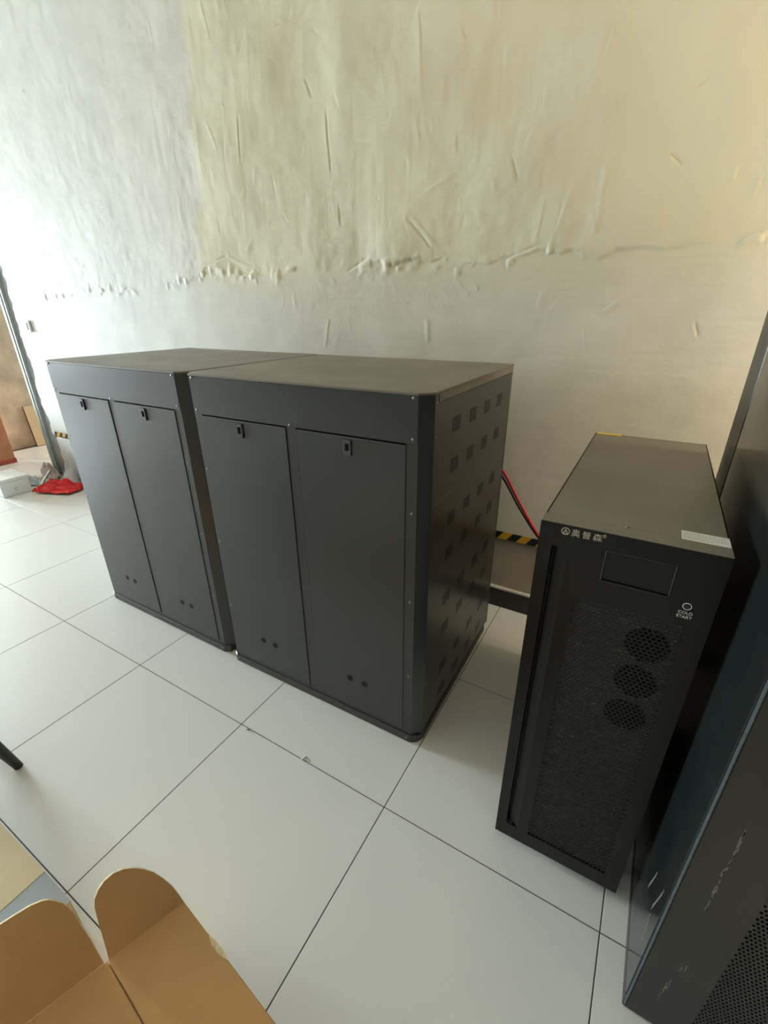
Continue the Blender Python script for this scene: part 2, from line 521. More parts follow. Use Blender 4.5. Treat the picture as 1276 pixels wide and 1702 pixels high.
    Q = np.stack([idx[:-1, :-1], idx[:-1, 1:], idx[1:, 1:], idx[1:, :-1]], -1).reshape(-1, 4)
    # thickness along the ragged end
    nv = len(V)
    E_ = np.stack([X_[:, 0] + 0.006, np.full(nz, YW + 0.016), Z_[:, 0]], -1)
    V = np.concatenate([V, E_])
    e = nv + np.arange(nz)
    Q2 = np.stack([idx[:-1, 0], idx[1:, 0], e[1:], e[:-1]], -1)
    Q = np.concatenate([Q, Q2])
    me = bpy.data.meshes.new('plaster')
    me.vertices.add(len(V))
    me.vertices.foreach_set('co', V.astype(np.float32).ravel())
    me.loops.add(Q.size)
    me.loops.foreach_set('vertex_index', Q.astype(np.int32).ravel())
    me.polygons.add(len(Q))
    me.polygons.foreach_set('loop_start', np.arange(0, Q.size, 4, dtype=np.int32))
    me.polygons.foreach_set('use_smooth', np.ones(len(Q), dtype=bool))
    me.update(calc_edges=True)
    me.validate()
    warm = np.clip((X_ + 2.0) / 1.6, 0, 1)
    chan = np.zeros((nv + nz, 4), dtype=np.float32)
    chan[:nv, 0] = warm.ravel()
    chan[:nv, 1] = (fade_up * right * (0.75 + 0.25 * vnoise(X_, Z_, 0.3, 40))).ravel()
    chan[:nv, 2] = dado.ravel()
    chan[:, 3] = 1
    ca = me.color_attributes.new('coat', 'FLOAT_COLOR', 'POINT')
    ca.data.foreach_set('color', chan.ravel())
    link('plaster', me, 'plaster', wall_back)
build_plaster()

tp = thing('hazard_tape', 'black and yellow striped hazard tape along the foot of the plaster wall', 'tape')
bm = bmesh.new()
add_box(bm, -3.40, 1.9, YW - 0.0090, YW - 0.0078, 0.377, 0.414)
link('tape_band', finish(bm, 'tape_band'), 'tape', tp)
bm = bmesh.new()
add_box(bm, -3.44, -3.395, YW - 0.0094, YW - 0.0082, 0.07, 0.414)
link('tape_upright', finish(bm, 'tape_upright'), 'tape', tp)

bb = struct(boxes('baseboard_back', [(-2.9, 2.55, 1.159, YW + 0.010, 0, 0.100)], 'base_black', bev=0.002), 'black skirting at the foot of the plaster wall')
boxes('skirting_top_edge', [(-2.9, 2.55, 1.1595, YW + 0.010, 0.100, 0.110)], 'caulk', bb, bev=0.001)

# left wall with its tall window, corridor beyond the wall end
struct(boxes('wall_left', [(-5.05, -4.85, 0.95, 3.6, 0, CEIL), (-9.2, -5.05, 0.95, 1.15, 0, CEIL), (-9.2, -9.0, -8.0, -1.25, 0, CEIL), (-9.2, -9.0, 0.75, 0.95, 0, CEIL), (-9.2, -9.0, -1.25, 0.75, 0, 0.35), (-9.2, -9.0, -1.25, 0.75, 2.35, CEIL)], 'rough_beige'), 'rough beige unpainted wall beyond the doorway')
struct(boxes('window_1', [(-9.12, -9.07, y, y + 0.06, 0.35, 2.35) for y in (-1.25, -0.28, 0.69)] + [(-9.12, -9.07, -1.25, 0.75, z, z + 0.06) for z in (0.35, 1.6, 2.29)], 'jamb'))
struct(boxes('wall_right', [(2.6, 2.8, -8, 0.05, 0, CEIL), (2.6, 2.8, 1.05, 3.6, 0, CEIL), (2.6, 2.8, 0.05, 1.05, 0, 0.7), (2.6, 2.8, 0.05, 1.05, 2.6, CEIL)], 'room'))
struct(boxes('window_2', [(2.66, 2.71, 0.05, 0.11, 0.7, 2.6), (2.66, 2.71, 0.99, 1.05, 0.7, 2.6), (2.66, 2.71, 0.05, 1.05, 0.7, 0.76), (2.66, 2.71, 0.05, 1.05, 2.54, 2.6)], 'jamb'))
struct(boxes('wall_front', [(-9.2, 2.8, -8.2, -8.0, 0, CEIL)], 'room'))
struct(boxes('wall_corridor', [(-4.85, -4.75, 3.6, 3.8, 0, CEIL), (-3.65, 2.6, 3.6, 3.8, 0, CEIL), (-4.75, -3.65, 3.6, 3.8, 0, 0.8), (-4.75, -3.65, 3.6, 3.8, 2.6, CEIL)], 'rough_beige'))
struct(boxes('ceiling', [(-9.2, 2.8, -8.2, 3.8, CEIL, CEIL + 0.15)], 'ceil'))
# metal door frame at the end of the plaster wall
bm = bmesh.new()
add_prism(bm, [(-3.665, YW + 0.01), (-3.665, YW - 0.012), (-3.640, YW - 0.012), (-3.635, YW - 0.002), (-3.615, YW - 0.002), (-3.610, YW - 0.010), (-3.600, YW - 0.010), (-3.600, YW + 0.22), (-3.665, YW + 0.22)], 'z', 0, 3.0)
struct(link('trim_1', finish(bm, 'trim_1'), 'jamb'), 'grey metal door frame at the broken end of the plaster wall')

sw = thing('light_switch', 'small white rocker light switch on the plaster by the doorway', 'switch', (-3.345, YW - 0.006, 1.27))
boxes('plate', [(-0.043, 0.043, -0.010, 0.004, -0.043, 0.043)], 'switch', sw, bev=0.003, seg=2)
boxes('rocker', [(-0.026, 0.020, -0.017, -0.009, -0.030, 0.030)], 'switch', sw, bev=0.003)

# ------------------------------------------------------------------ the two battery cabinets
W, D, H_, CH = 0.888, 0.736, 1.1875, 0.030
OFF = 0.030                                     # local x of the front plate's left end
screw_bm = bmesh.new()
bmesh.ops.create_uvsphere(screw_bm, u_segments=10, v_segments=6, radius=0.0042)
bmesh.ops.scale(screw_bm, vec=(1, 0.55, 1), verts=screw_bm.verts)
SCREW = finish(screw_bm, 'screw', True)
SCREW.materials.append(M['steel'])

def slotted_panel(y0, y1, z0, z1, xface, depth, name, parent):
    """side panel in the yz plane with punched groups of five upright slots"""
    cols = [0.187, 0.322, 0.460, 0.594]
    rows = [1.080, 0.960, 0.790, 0.670, 0.500, 0.380, 0.210, 0.100]
    ys, slots = [y0, y1], []
    for c in cols:
        for k in range(5):
            a = c + (k - 2) * 0.0125
            slots.append((a - 0.0026, a + 0.0026))
            ys += [a - 0.0026, a + 0.0026]
    zs, bands = [z0, z1], []
    for r in rows:
        bands.append((r - 0.021, r + 0.021))
        zs += [r - 0.021, r + 0.021]
    ys, zs = sorted(ys), sorted(zs)
    bm = bmesh.new()
    g = [[bm.verts.new((xface, y, z)) for z in zs] for y in ys]
    sgn = -1 if xface > 0.1 else 1
    def hole(ya, yb, za, zb):
        ym, zm = (ya + yb) / 2, (za + zb) / 2
        return any(a < ym < b for a, b in slots) and any(a < zm < b for a, b in bands)
    for i in range(len(ys) - 1):
        for j in range(len(zs) - 1):
            q = (g[i][j], g[i + 1][j], g[i + 1][j + 1], g[i][j + 1])
            if hole(ys[i], ys[i + 1], zs[j], zs[j + 1]):
                b = [bm.verts.new((xface + sgn * depth, v.co.y, v.co.z)) for v in q]
                for k in range(4):
                    bm.faces.new((q[k], q[(k + 1) % 4], b[(k + 1) % 4], b[k]))
            else:
                bm.faces.new(q)
    me = bpy.data.meshes.new(name)
    bm.to_mesh(me)
    bm.free()
    return link(name, me, 'black', parent)

def build_cabinet(loc, rz):
    c = thing('battery_cabinet', 'x', 'cabinet', loc, rz, 'black battery cabinets')
    # dark inner carcass
    boxes('carcass', [(0.012, W - 0.012, 0.035, D - 0.004, 0.03, H_ - 0.03)], 'inner', c)
    # frame: chamfered corner posts, header, mullion, side strips, bottom rail
    bm = bmesh.new()
    post = [(W, CH), (W - CH, 0), (W - CH - 0.034, 0), (W - CH - 0.034, 0.02), (W - 0.004, 0.05), (W, 0.05)]
    add_prism(bm, post, 'z', 0.03, H_ - 0.006)
    link('corner_post', finish(bm, 'corner_post'), 'black', c)
    bm = bmesh.new()
    add_prism(bm, [(W - x, y) for x, y in post], 'z', 0.03, H_ - 0.006)
    link('corner_post', finish(bm, 'corner_post'), 'black', c)
    boxes('header_panel', [(CH, W - CH, -0.0018, 0.02, 1.0585, H_ - 0.007)], 'black', c, bev=0.0009)
    boxes('mullion', [(OFF + 0.397, OFF + 0.433, 0.0, 0.02, 0.045, 1.0585)], 'black', c, bev=0.0008)
    boxes('back_panel', [(0.0, W, D - 0.012, D, 0.03, H_ - 0.006)], 'black', c, bev=0.002)
    # lid with turned-down rim
    bm = bmesh.new()
    lid = [(CH + 0.001, -0.003), (W - CH - 0.001, -0.003), (W + 0.0015, CH), (W + 0.0015, D), (-0.0015, D), (-0.0015, CH)]
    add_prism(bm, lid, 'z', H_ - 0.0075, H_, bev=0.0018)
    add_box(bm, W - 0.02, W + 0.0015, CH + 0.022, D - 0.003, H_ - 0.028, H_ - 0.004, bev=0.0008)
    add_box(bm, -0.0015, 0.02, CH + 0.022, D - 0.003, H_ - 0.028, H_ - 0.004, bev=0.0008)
    link('lid', finish(bm, 'lid'), 'black_lit_top', c)
    # plinth
    bm = bmesh.new()
    pl = [(CH + 0.002, -0.006), (W - CH - 0.002, -0.006), (W - 0.010, 0.008), (W + 0.002, CH + 0.004), (W + 0.002, D - 0.04), (-0.002, D - 0.04), (-0.002, CH + 0.004), (0.010, 0.008)]
    add_prism(bm, pl, 'z', 0.0, 0.032, bev=0.003)
    link('plinth', finish(bm, 'plinth'), 'black', c)
    boxes('bottom_rail', [(CH, W - CH, -0.0006, 0.02, 0.03, 0.046)], 'black', c, bev=0.0008)
    # doors
    for xa in (0.0345, 0.4350):
        d = boxes('door', [(OFF + xa, OFF + xa + 0.3605, -0.0032, 0.016, 0.049, 1.0545)], 'black', c, bev=0.0014)
        lx = OFF + (0.207 if xa < 0.2 else 0.616)
        l = boxes('latch', [(lx - 0.0125, lx - 0.0065, -0.0085, 0, 1.002, 1.046), (lx + 0.0065, lx + 0.0125, -0.0085, 0, 1.002, 1.046),
                            (lx - 0.0125, lx + 0.0125, -0.0085, 0, 1.036, 1.046), (lx - 0.0125, lx + 0.0125, -0.0085, 0, 1.002, 1.015)], 'latch', d, bev=0.0012)
        boxes('latch_recess', [(lx - 0.0070, lx + 0.0070, -0.0042, 0, 1.014, 1.037)], 'rubber', d)
        hx = OFF + (0.175 if xa < 0.2 else 0.585)
        for k in range(2):
            bm = bmesh.new()
            x = hx + k * 0.061
            add_cyl(bm, (x, 0, 0.177), (x, -0.0046, 0.177), 0.0120, 0.0112, 20)
            link('cable_hole_plug', finish(bm, 'cable_hole_plug'), 'rubber', d)
    # side panels with vent slots
    slotted_panel(CH + 0.022, D - 0.006, 0.032, H_ - 0.030, W - 0.0015, 0.012, 'side_panel', c)
    slotted_panel(CH + 0.022, D - 0.006, 0.032, H_ - 0.030, 0.0015, 0.012, 'side_panel', c)
    for xs in (0.014, 0.814):
        for zc in (1.175, 1.072, 0.866, 0.578, 0.290, 0.018):
            s = link('screw', SCREW, None, c)
            s.location = (OFF + xs, -0.0018 if zc > 1.06 else (0 if zc > 0.05 else -0.006), zc)
    s = link('screw', SCREW, None, c)
    s.location = (OFF + 0.412, -0.0018, 1.0645)
    for zc in (1.160, 1.072, 0.60, 0.25):
        s = link('screw', SCREW, None, c)
        s.location = (W, CH + 0.010, zc)
        s.rotation_euler = (0, 0, math.pi / 2)
    return c

def copy_tree(o, parent=None):
    n = o.copy()
    COL.objects.link(n)
    n.parent = parent
    for ch in list(o.children):
        copy_tree(ch, n)
    return n

ca = build_cabinet((-0.26234 - OFF, 0.2330, 0), 0.00965)
ca['label'] = 'waist-high black steel two-door cabinet, the nearer one, standing before the plaster wall'
cb = copy_tree(ca)
cb.location = (-1.17411 - OFF, 0.24363, 0)
cb.rotation_euler = (0, 0, -0.0017)
cb['label'] = 'waist-high black steel two-door cabinet, the farther left one, nearest the doorway'
# long pale scratch on the side of the nearer cabinet only
bm = bmesh.new()
add_box(bm, W - 0.0017, W - 0.0012, 0.052, 0.262, -0.0011, 0.0011)
sc = link('scratch', finish(bm, 'scratch'), 'scuff', ca)
sc.location = (0, 0, 0.880)

# ------------------------------------------------------------------ UPS tower
U0, U1, V0, V1, UZ0, UZ1 = 0.912, 1.221, 0.086, 0.871, 0.032, 0.9945
u = thing('ups_tower', 'slim black power supply tower with screen and perforated front, between the cabinet and the rack', 'power supply', (U0, V0, 0))
w, d = U1 - U0, V1 - V0
X = lambda x: x - U0
FD = 0.040                                          # depth of the front cover
bm = bmesh.new()
# shell: four sheets so that the mesh front looks into a real cavity
add_box(bm, 0, 0.004, FD, d, UZ0, UZ1, bev=0.001)
add_box(bm, w - 0.004, w, FD, d, UZ0, UZ1, bev=0.001)
add_box(bm, 0, w, FD, d, UZ0, UZ0 + 0.004)
add_box(bm, 0, w, d - 0.004, d, UZ0, UZ1)
link('body', finish(bm, 'body'), 'ups', u)
boxes('top_cover', [(0, w, FD + 0.002, d, UZ1 - 0.004, UZ1)], 'black_lit_top', u, bev=0.0012)
# front cover assembled round the grille, screen and groove
GX0, GX1, GZ0, GZ1 = X(0.996), X(1.188), 0.081, 0.850
LX0, LX1, LZ0, LZ1 = X(1.034), X(1.150), 0.893, 0.960
SX0, SX1, SZ0, SZ1 = X(0.938), X(0.943), 0.083, 0.946
bm = bmesh.new()
add_box(bm, 0, SX0, 0, FD, UZ0, UZ1)
add_box(bm, SX0, SX1, 0, FD, UZ0, SZ0)
add_box(bm, SX0, SX1, 0, FD, SZ1, UZ1)
add_box(bm, SX0, SX1, 0.022, FD, SZ0, SZ1)
# shallow sloped finger strip beside the groove
add_prism(bm, [(SX1, 0.010), (SX1 + 0.026, 0.0), (SX1 + 0.026, FD), (SX1, FD)], 'z', SZ0, SZ1)
add_box(bm, SX1, SX1 + 0.026, 0, FD, UZ0, SZ0)
add_box(bm, SX1, SX1 + 0.026, 0, FD, SZ1, UZ1)
add_box(bm, SX1 + 0.026, GX0, 0, FD, UZ0, UZ1)
add_box(bm, GX0, GX1, 0, FD, UZ0, GZ0)
add_box(bm, GX0, w, 0, FD, GZ1, LZ0)
add_box(bm, GX1, w, 0, FD, UZ0, GZ1)
add_box(bm, GX0, LX0, 0, FD, LZ0, LZ1)
add_box(bm, LX1, w, 0, FD, LZ0, LZ1)
add_box(bm, GX0, w, 0, FD, LZ1, UZ1)
front = link('front_cover', finish(bm, 'front_cover'), 'ups', u)
boxes('groove_clip', [(SX0 + 0.0005, SX1 + 0.010, 0.003, 0.010, SZ0 - 0.0005, SZ0 + 0.002)], 'steel', front)
boxes('cover_top', [(0.0004, w - 0.0004, 0.0006, FD, UZ1, UZ1 + 0.0006)], 'black_lit_top', front)  # thin sheet giving the black cover the same painted-in top light
perforated('grille', GX0, GX1, GZ0, GZ1, 0.0096, 0.0081, 0.0039, 0.0032, 0.0012, 'mesh_black', u, y=0.0015)
boxes('grille_frame', [(GX1 - 0.0012, GX1, 0.0005, 0.01, GZ0, GZ1), (GX0, GX1, 0.0008, 0.006, GZ1 - 0.0085, GZ1)], 'mesh_black', u)
# filter sheet behind the grille, with fan openings
fans = [(X(1.138), 0.775), (X(1.136), 0.682), (X(1.134), 0.590)]
boxes('air_filter', [(GX0, GX1, 0.0085, 0.016, GZ0, GZ1)], 'filter', u)
for fx, fz in fans:
    bm = bmesh.new()
    add_cyl(bm, (fx, 0.0090, fz), (fx, 0.0080, fz), 0.039, 0.039, 32)
    f = link('fan_opening', finish(bm, 'fan_opening'), 'rubber', u)
    bm = bmesh.new()
    add_cyl(bm, (fx, 0.0080, fz), (fx, 0.0060, fz), 0.015, 0.014, 24)
    for k in range(7):
        a = 2 * math.pi * k / 7
        add_box(bm, 0.013, 0.039, -0.0005, 0.0005, -0.007, 0.007, mtx=Matrix.Translation((fx, 0.0066, fz)) @ Matrix.Rotation(a, 4, 'Y') @ Matrix.Rotation(0.2, 4, 'X'))
    link('fan_rotor', finish(bm, 'fan_rotor'), 'inner', f)
s = boxes('screen', [(LX0 + 0.002, LX1 - 0.002, 0.004, 0.010, LZ0 + 0.002, LZ1 - 0.002)], 'screen', u, bev=0.001)
boxes('screen_bezel', [(LX0, LX0 + 0.003, -0.001, 0.012, LZ0, LZ1), (LX1 - 0.003, LX1, -0.001, 0.012, LZ0, LZ1), (LX0, LX1, -0.001, 0.012, LZ0, LZ0 + 0.003), (LX0, LX1, -0.001, 0.012, LZ1 - 0.003, LZ1)], 'bezel', s, bev=0.0008)
# cold start button
bx, bz = X(1.179), 0.886
def ring(name, cx, cz, ra, rb, y0, y1, material, parent, n=28):
    bm = bmesh.new()
    R = []
    for k in range(n):
        c_, s_ = math.cos(2 * math.pi * k / n), math.sin(2 * math.pi * k / n)
        R.append([bm.verts.new((cx + r * c_, y, cz + r * s_)) for r, y in ((ra, y1), (ra, y0), (rb, y0), (rb, y1))])
    for k in range(n):
        a, b = R[k], R[(k + 1) % n]
        for q in range(3):
            bm.faces.new((a[q], a[q + 1], b[q + 1], b[q]))
    return link(name, finish(bm, name), material, parent)
btn = ring('button_ring', bx, bz, 0.0058, 0.0072, -0.0006, 0, 'print_white', u)
bm = bmesh.new()
add_cyl(bm, (bx, 0, bz), (bx, -0.0008, bz), 0.0045, 0.004, 20)
link('button_cap', finish(bm, 'button_cap'), 'bezel', btn)
RX = (math.pi / 2, 0, 0)
text_mesh('lettering', 'COLD', 0.0082, 'print_white', u, (bx, -0.0004, 0.8722), RX)
text_mesh('lettering', 'START', 0.0082, 'print_white', u, (bx, -0.0004, 0.8635), RX)
# maker's emblem and three characters on the top left of the cover
em = ring('emblem', X(0.959), 0.9815, 0.0064, 0.0078, -0.0006, 0, 'print', u)
bm = bmesh.new()
for q in ([(-0.0042, -0.003), (-0.0028, -0.003), (0.0006, 0.0048), (-0.0006, 0.0048)], [(0.0042, -0.003), (0.0028, -0.003), (-0.0006, 0.0048), (0.0006, 0.0048)], [(-0.002, -0.001), (0.002, -0.001), (0.002, 0.0003), (-0.002, 0.0003)], [(-0.0045, -0.0048), (0.0045, -0.0048), (0.0045, -0.0038), (-0.0045, -0.0038)]):
    add_prism(bm, [(X(0.959) + a, 0.9815 + b) for a, b in q], 'y', -0.0006, 0)
link('emblem_mark', finish(bm, 'emblem_mark'), 'print', em)
for ch, xx in (('\u5965', 0.9775), ('\u666e', 0.9965), ('\u68ee', 1.0155)):
    text_mesh('lettering', ch, 0.0165, 'print', u, (X(xx), -0.0004, 0.9805), RX)
text_mesh('lettering', '\u00ae', 0.0085, 'print', u, (X(1.0265), -0.0004, 0.9870), RX)
# top: paper notice, yellow label at the back edge, screws
st = boxes('paper_sticker', [(X(1.147), w - 0.001, 0.041, 0.081, UZ1, UZ1 + 0.0005)], 'sticker', u)
bm = bmesh.new()
rg = random.Random(3)
for k in range(5):
    x = X(1.150)
    yy = 0.047 + k * 0.0064
    while x < w - 0.006:
        l = rg.uniform(0.002, 0.008)
        if k == 0 and x > X(1.150) + 0.045: break
        add_box(bm, x, min(x + l, w - 0.004), yy, yy + 0.0011, UZ1 + 0.0005, UZ1 + 0.0007)
        x += l + 0.0012
link('fine_print', finish(bm, 'fine_print'), 'ink', st)
boxes('yellow_label', [(0.006, 0.078, d - 0.014, d + 0.001, UZ1 - 0.001, UZ1 + 0.0012)], 'yellow', u)
for xx, yy in ((X(1.059), 0.046), (X(1.059), d - 0.008)):
    s = link('screw', SCREW, None, u)
    s.location = (xx, yy, UZ1)
    s.rotation_euler = (math.pi / 2, 0, 0)
for cx in (0.04, w - 0.04):
    for cy in (0.09, d - 0.09):
        bm = bmesh.new()
        add_cyl(bm, (cx - 0.009, cy, 0.0155), (cx + 0.009, cy, 0.0155), 0.0155, 0.0155, 20)
        add_box(bm, cx - 0.013, cx + 0.013, cy - 0.010, cy + 0.010, 0.022, 0.034)
        link('caster', finish(bm, 'caster'), 'rubber', u)

# ------------------------------------------------------------------ tall rack on the right
RX0, RX1, RY0, RY1, RH = 1.256, 1.86, -0.111, 0.784, 2.0
k = thing('server_rack', 'tall glossy black rack with perforated front door at the right edge', 'rack', (RX0, RY0, 0))
rw, rd = RX1 - RX0, RY1 - RY0
boxes('base_frame', [(0, rw, 0, rd, 0, 0.032)], 'rack', k, bev=0.003)
boxes('core', [(0.008, rw - 0.008, 0.012, rd - 0.005, 0.03, RH - 0.01)], 'inner', k)
boxes('side_panel', [(0.0, 0.012, 0.004, 0.735, 0.036, RH - 0.02)], 'gloss_black', k, bev=0.0015)
boxes('side_panel', [(rw - 0.012, rw, 0.004, 0.735, 0.036, RH - 0.02)], 'gloss_black', k, bev=0.0015)
boxes('rear_post', [(-0.001, 0.03, 0.739, rd, 0.032, RH - 0.01)], 'rack', k, bev=0.002)
boxes('rear_post', [(rw - 0.03, rw + 0.001, 0.739, rd, 0.032, RH - 0.01)], 'rack', k, bev=0.002)
boxes('top_cover', [(0, rw, 0, rd, RH - 0.02, RH)], 'rack', k, bev=0.002)
PX0, PX1, PZ0, PZ1 = 0.102, rw - 0.102, 0.075, RH - 0.09
dr = boxes('door', [(0.001, PX0, -0.016, 0.0, 0.036, RH - 0.024), (PX1, rw - 0.001, -0.016, 0.0, 0.036, RH - 0.024), (PX0, PX1, -0.016, 0.0, 0.036, PZ0), (PX0, PX1, -0.016, 0.0, PZ1, RH - 0.024)], 'rack', k, bev=0.0012)
perforated('door_mesh', PX0, PX1, PZ0, PZ1, 0.0062, 0.0092, 0.0023, 0.0034, 0.0015, 'rack', dr, y=-0.014)
boxes('door_edge_strip', [(-0.0004, 0.0014, -0.0163, -0.004, 0.036, RH - 0.024)], 'grey_edge', dr, bev=0.0005)  # strip a paler grey than the rack coat
# scuffs rubbed into the paint of the door frame and side
rg = random.Random(5)
bm = bmesh.new()
for (xa, za, xb, zb, n) in ((0.044, 0.66, 0.044, 0.44, 26), (0.046, 0.205, 0.042, 0.12, 12), (0.062, 0.27, 0.050, 0.262, 6)):
    for q in range(n):
        t = rg.random()
        x, z = xa + (xb - xa) * t + rg.gauss(0, 0.0012), za + (zb - za) * t
        add_box(bm, x - rg.uniform(0.0003, 0.0011), x + rg.uniform(0.0003, 0.0011), -0.0163, -0.0158, z - rg.uniform(0.002, 0.012), z + rg.uniform(0.002, 0.012))
link('scuff_marks', finish(bm, 'scuff_marks'), 'scuff', dr)['kind'] = 'stuff'
bm = bmesh.new()
for (ya, za, yb, zb, n) in ((0.105, 0.30, 0.125, 0.22, 5), (0.035, 0.36, 0.060, 0.26, 6), (0.05, 0.25, 0.03, 0.18, 4)):
    for q in range(n):
        t = q / n
        y, z = ya + (yb - ya) * t, za + (zb - za) * t
        add_box(bm, -0.0004, 0.0002, y - 0.0007, y + 0.0007, z - 0.011, z + 0.011)
link('scuff_marks', finish(bm, 'scuff_marks'), 'scuff', k)['kind'] = 'stuff'

# ------------------------------------------------------------------ cables behind the nearer cabinet
def cable(name, pts, r, material, label):
    bm = bmesh.new()
    add_tube(bm, bez(pts, 10), r)
    return tag(link(name, finish(bm, name, True), material), label, 'cable', 'cables from the cabinet to the tower')
cable('power_cable', [(0.40, 1.05, 0.86), (0.50, 1.075, 0.80), (0.572, 1.07, 0.735), (0.66, 1.05, 0.615), (0.76, 1.02, 0.50), (0.86, 0.95, 0.46), (0.93, 0.874, 0.46)], 0.0062, 'red_wire', 'red cable sagging behind the nearer cabinet towards the tower')
cable('power_cable', [(0.40, 1.08, 0.84), (0.50, 1.090, 0.775), (0.572, 1.085, 0.700), (0.66, 1.065, 0.585), (0.76, 1.03, 0.487), (0.86, 0.955, 0.445), (0.93, 0.874, 0.445)], 0.0062, 'dark_wire', 'dark blue cable sagging just under the red one')

# ------------------------------------------------------------------ open carton in the foreground
A = Vector((0.4474, -0.5263, 0)); B = Vector((0.3954, -0.6509, 0)); Dp = Vector((0.3624, -0.7711, 0))
fd = Vector((0.3278, 0.9448, 0)); out = Vector((-0.9448, 0.3278, 0)); ed = Vector((0.992, -0.126, 0))
HB = 0.300
cx = thing('open_carton', 'brown cardboard carton with two raised rounded flaps in the foreground', 'box', (0, 0, 0))
P1, P2 = A, A + ed * 0.50
P4 = A - fd * 0.47
P3 = P4 + ed * 0.50
bm = bmesh.new()
add_prism(bm, [(p.x, p.y) for p in (P1, P2, P3, P4)], 'z', 0.0, HB - 0.010, bev=0.004)
link('carton_body', finish(bm, 'carton_body'), 'card', cx)
Bm = A - fd * 0.1355
bm = bmesh.new()
g = fd * 0.0008
add_prism(bm, [(p.x, p.y) for p in (A, A + ed * 0.5, Bm + g + ed * 0.5, Bm + g)], 'z', HB - 0.006, HB, bev=0.0016)
link('top_panel', finish(bm, 'top_panel'), 'card', cx)
bm = bmesh.new()
add_prism(bm, [(p.x, p.y) for p in (Bm - g, Bm - g + ed * 0.5, P3, P4)], 'z', HB - 0.008, HB - 0.002, bev=0.0016)
link('top_panel', finish(bm, 'top_panel'), 'card', cx)
def flap(outline, name):
    a = math.radians(20)
    up = Vector((0, 0, math.cos(a))) + out * math.sin(a)
    nrm = fd.cross(up).normalized()
    bm = bmesh.new()
    base = A + Vector((0, 0, HB - 0.002)) + out * 0.002
    f_ = [bm.verts.new(base + fd * t + up * s) for t, s in outline]
    b_ = [bm.verts.new(base + fd * t + up * s + nrm * 0.004) for t, s in outline]
    bm.faces.new(f_)
    bm.faces.new(b_[::-1])
    n = len(outline)
    edge = []
    for i in range(n):
        edge.append(bm.faces.new((f_[i], b_[i], b_[(i + 1) % n], f_[(i + 1) % n])))
    for e in edge:
        e.material_index = 1
    me = finish(bm, name)
    o = link(name, me, 'card', cx)
    me.materials.append(M['card_edge'])
    return o
flap([(0.0, 0.0), (-0.004, 0.022), (-0.01, 0.048), (-0.019, 0.072), (-0.03, 0.096), (-0.043, 0.115), (-0.056, 0.129), (-0.071, 0.139), (-0.086, 0.143), (-0.101, 0.14), (-0.113, 0.132), (-0.122, 0.12), (-0.126, 0.106), (-0.128, 0.079), (-0.130, 0.046), (-0.132, 0.014), (-0.133, 0.0)], 'flap')
flap([(-0.141, 0.0), (-0.142, 0.011), (-0.146, 0.055), (-0.151, 0.09), (-0.154, 0.121), (-0.157, 0.135), (-0.162, 0.149), (-0.169, 0.16), (-0.177, 0.17), (-0.185, 0.175), (-0.199, 0.179), (-0.219, 0.180), (-0.239, 0.180), (-0.40, 0.178), (-0.425, 0.172), (-0.440, 0.155), (-0.447, 0.12), (-0.455, 0.05), (-0.46, 0.0)], 'flap')
# torn paper on the far edge
bm = bmesh.new()
tb = A + ed * 0.085 + Vector((0, 0, HB - 0.0002))
side = Vector((0.126, 0.992, 0))
pts = [tb, tb + ed * 0.02 + side * 0.003, tb + ed * 0.045 + side * 0.0035, tb + ed * 0.062, tb + ed * 0.045 - side * 0.005, tb + ed * 0.02 - side * 0.006]
add_prism(bm, [(p.x, p.y) for p in pts], 'z', HB - 0.0004, HB + 0.0012)
link('torn_edge', finish(bm, 'torn_edge'), 'card_edge', cx)

fc = thing('flat_carton', 'low pale carton with a grey end at the lower left edge, behind the open carton', 'box', (0, 0, 0))
boxes('carton_body', [(-0.42, 0.10, -1.05, -0.6165, 0, 0.0985)], 'card_pale', fc, bev=0.002)
boxes('top_sheet', [(-0.42, -0.018, -1.05, -0.616, 0.0985, 0.1005)], 'card_pale', fc)
boxes('grey_end', [(-0.017, 0.101, -1.05, -0.616, 0.0985, 0.1000)], 'card_grey', fc)

# stool whose leg tip shows at the left edge
tip = Vector((-0.512, -0.489, 0))
st = thing('wooden_stool', 'dark wooden stool, only one tapered leg tip showing at the left edge', 'stool', (-0.62, -0.66, 0))
base = st.location
for sx, sy in ((1, 1), (1, -1), (-1, 1), (-1, -1)):
    bm = bmesh.new()
    tp_ = Vector((sx * 0.108, sy * 0.171, 0))
    top = tp_ + Vector((-0.05 * sx, -0.10 * sy, 0.45))
    add_cyl(bm, tp_, top, 0.0125, 0.026, 16)
    link('leg', finish(bm, 'leg', True), 'stool', st)
boxes('seat', [(-0.13, 0.13, -0.17, 0.17, 0.445, 0.475)], 'stool', st, bev=0.008, seg=2)

# ------------------------------------------------------------------ things by the doorway
fb = thing('foam_box', 'white foam box with a small round logo on the floor at the left edge', 'box', (-3.30, 0.608, 0), 0.0)
boxes('box_body', [(-0.28, 0, 0, 0.205, 0.0, 0.120)], 'foam', fb, bev=0.006, seg=2)
boxes('box_lid', [(-0.284, 0.004, -0.004, 0.209, 0.120, 0.148)], 'foam', fb, bev=0.006, seg=2)
bm = bmesh.new()
n = 20
R = [[bm.verts.new((0.0006, 0.098 + r * math.cos(2 * math.pi * q / n), 0.056 + r * math.sin(2 * math.pi * q / n))) for r in (0.009, 0.013)] for q in range(n)]
for q in range(n):
    bm.faces.new((R[q][0], R[q][1], R[(q + 1) % n][1], R[(q + 1) % n][0]))
link('round_logo', finish(bm, 'round_logo'), 'ink', fb)

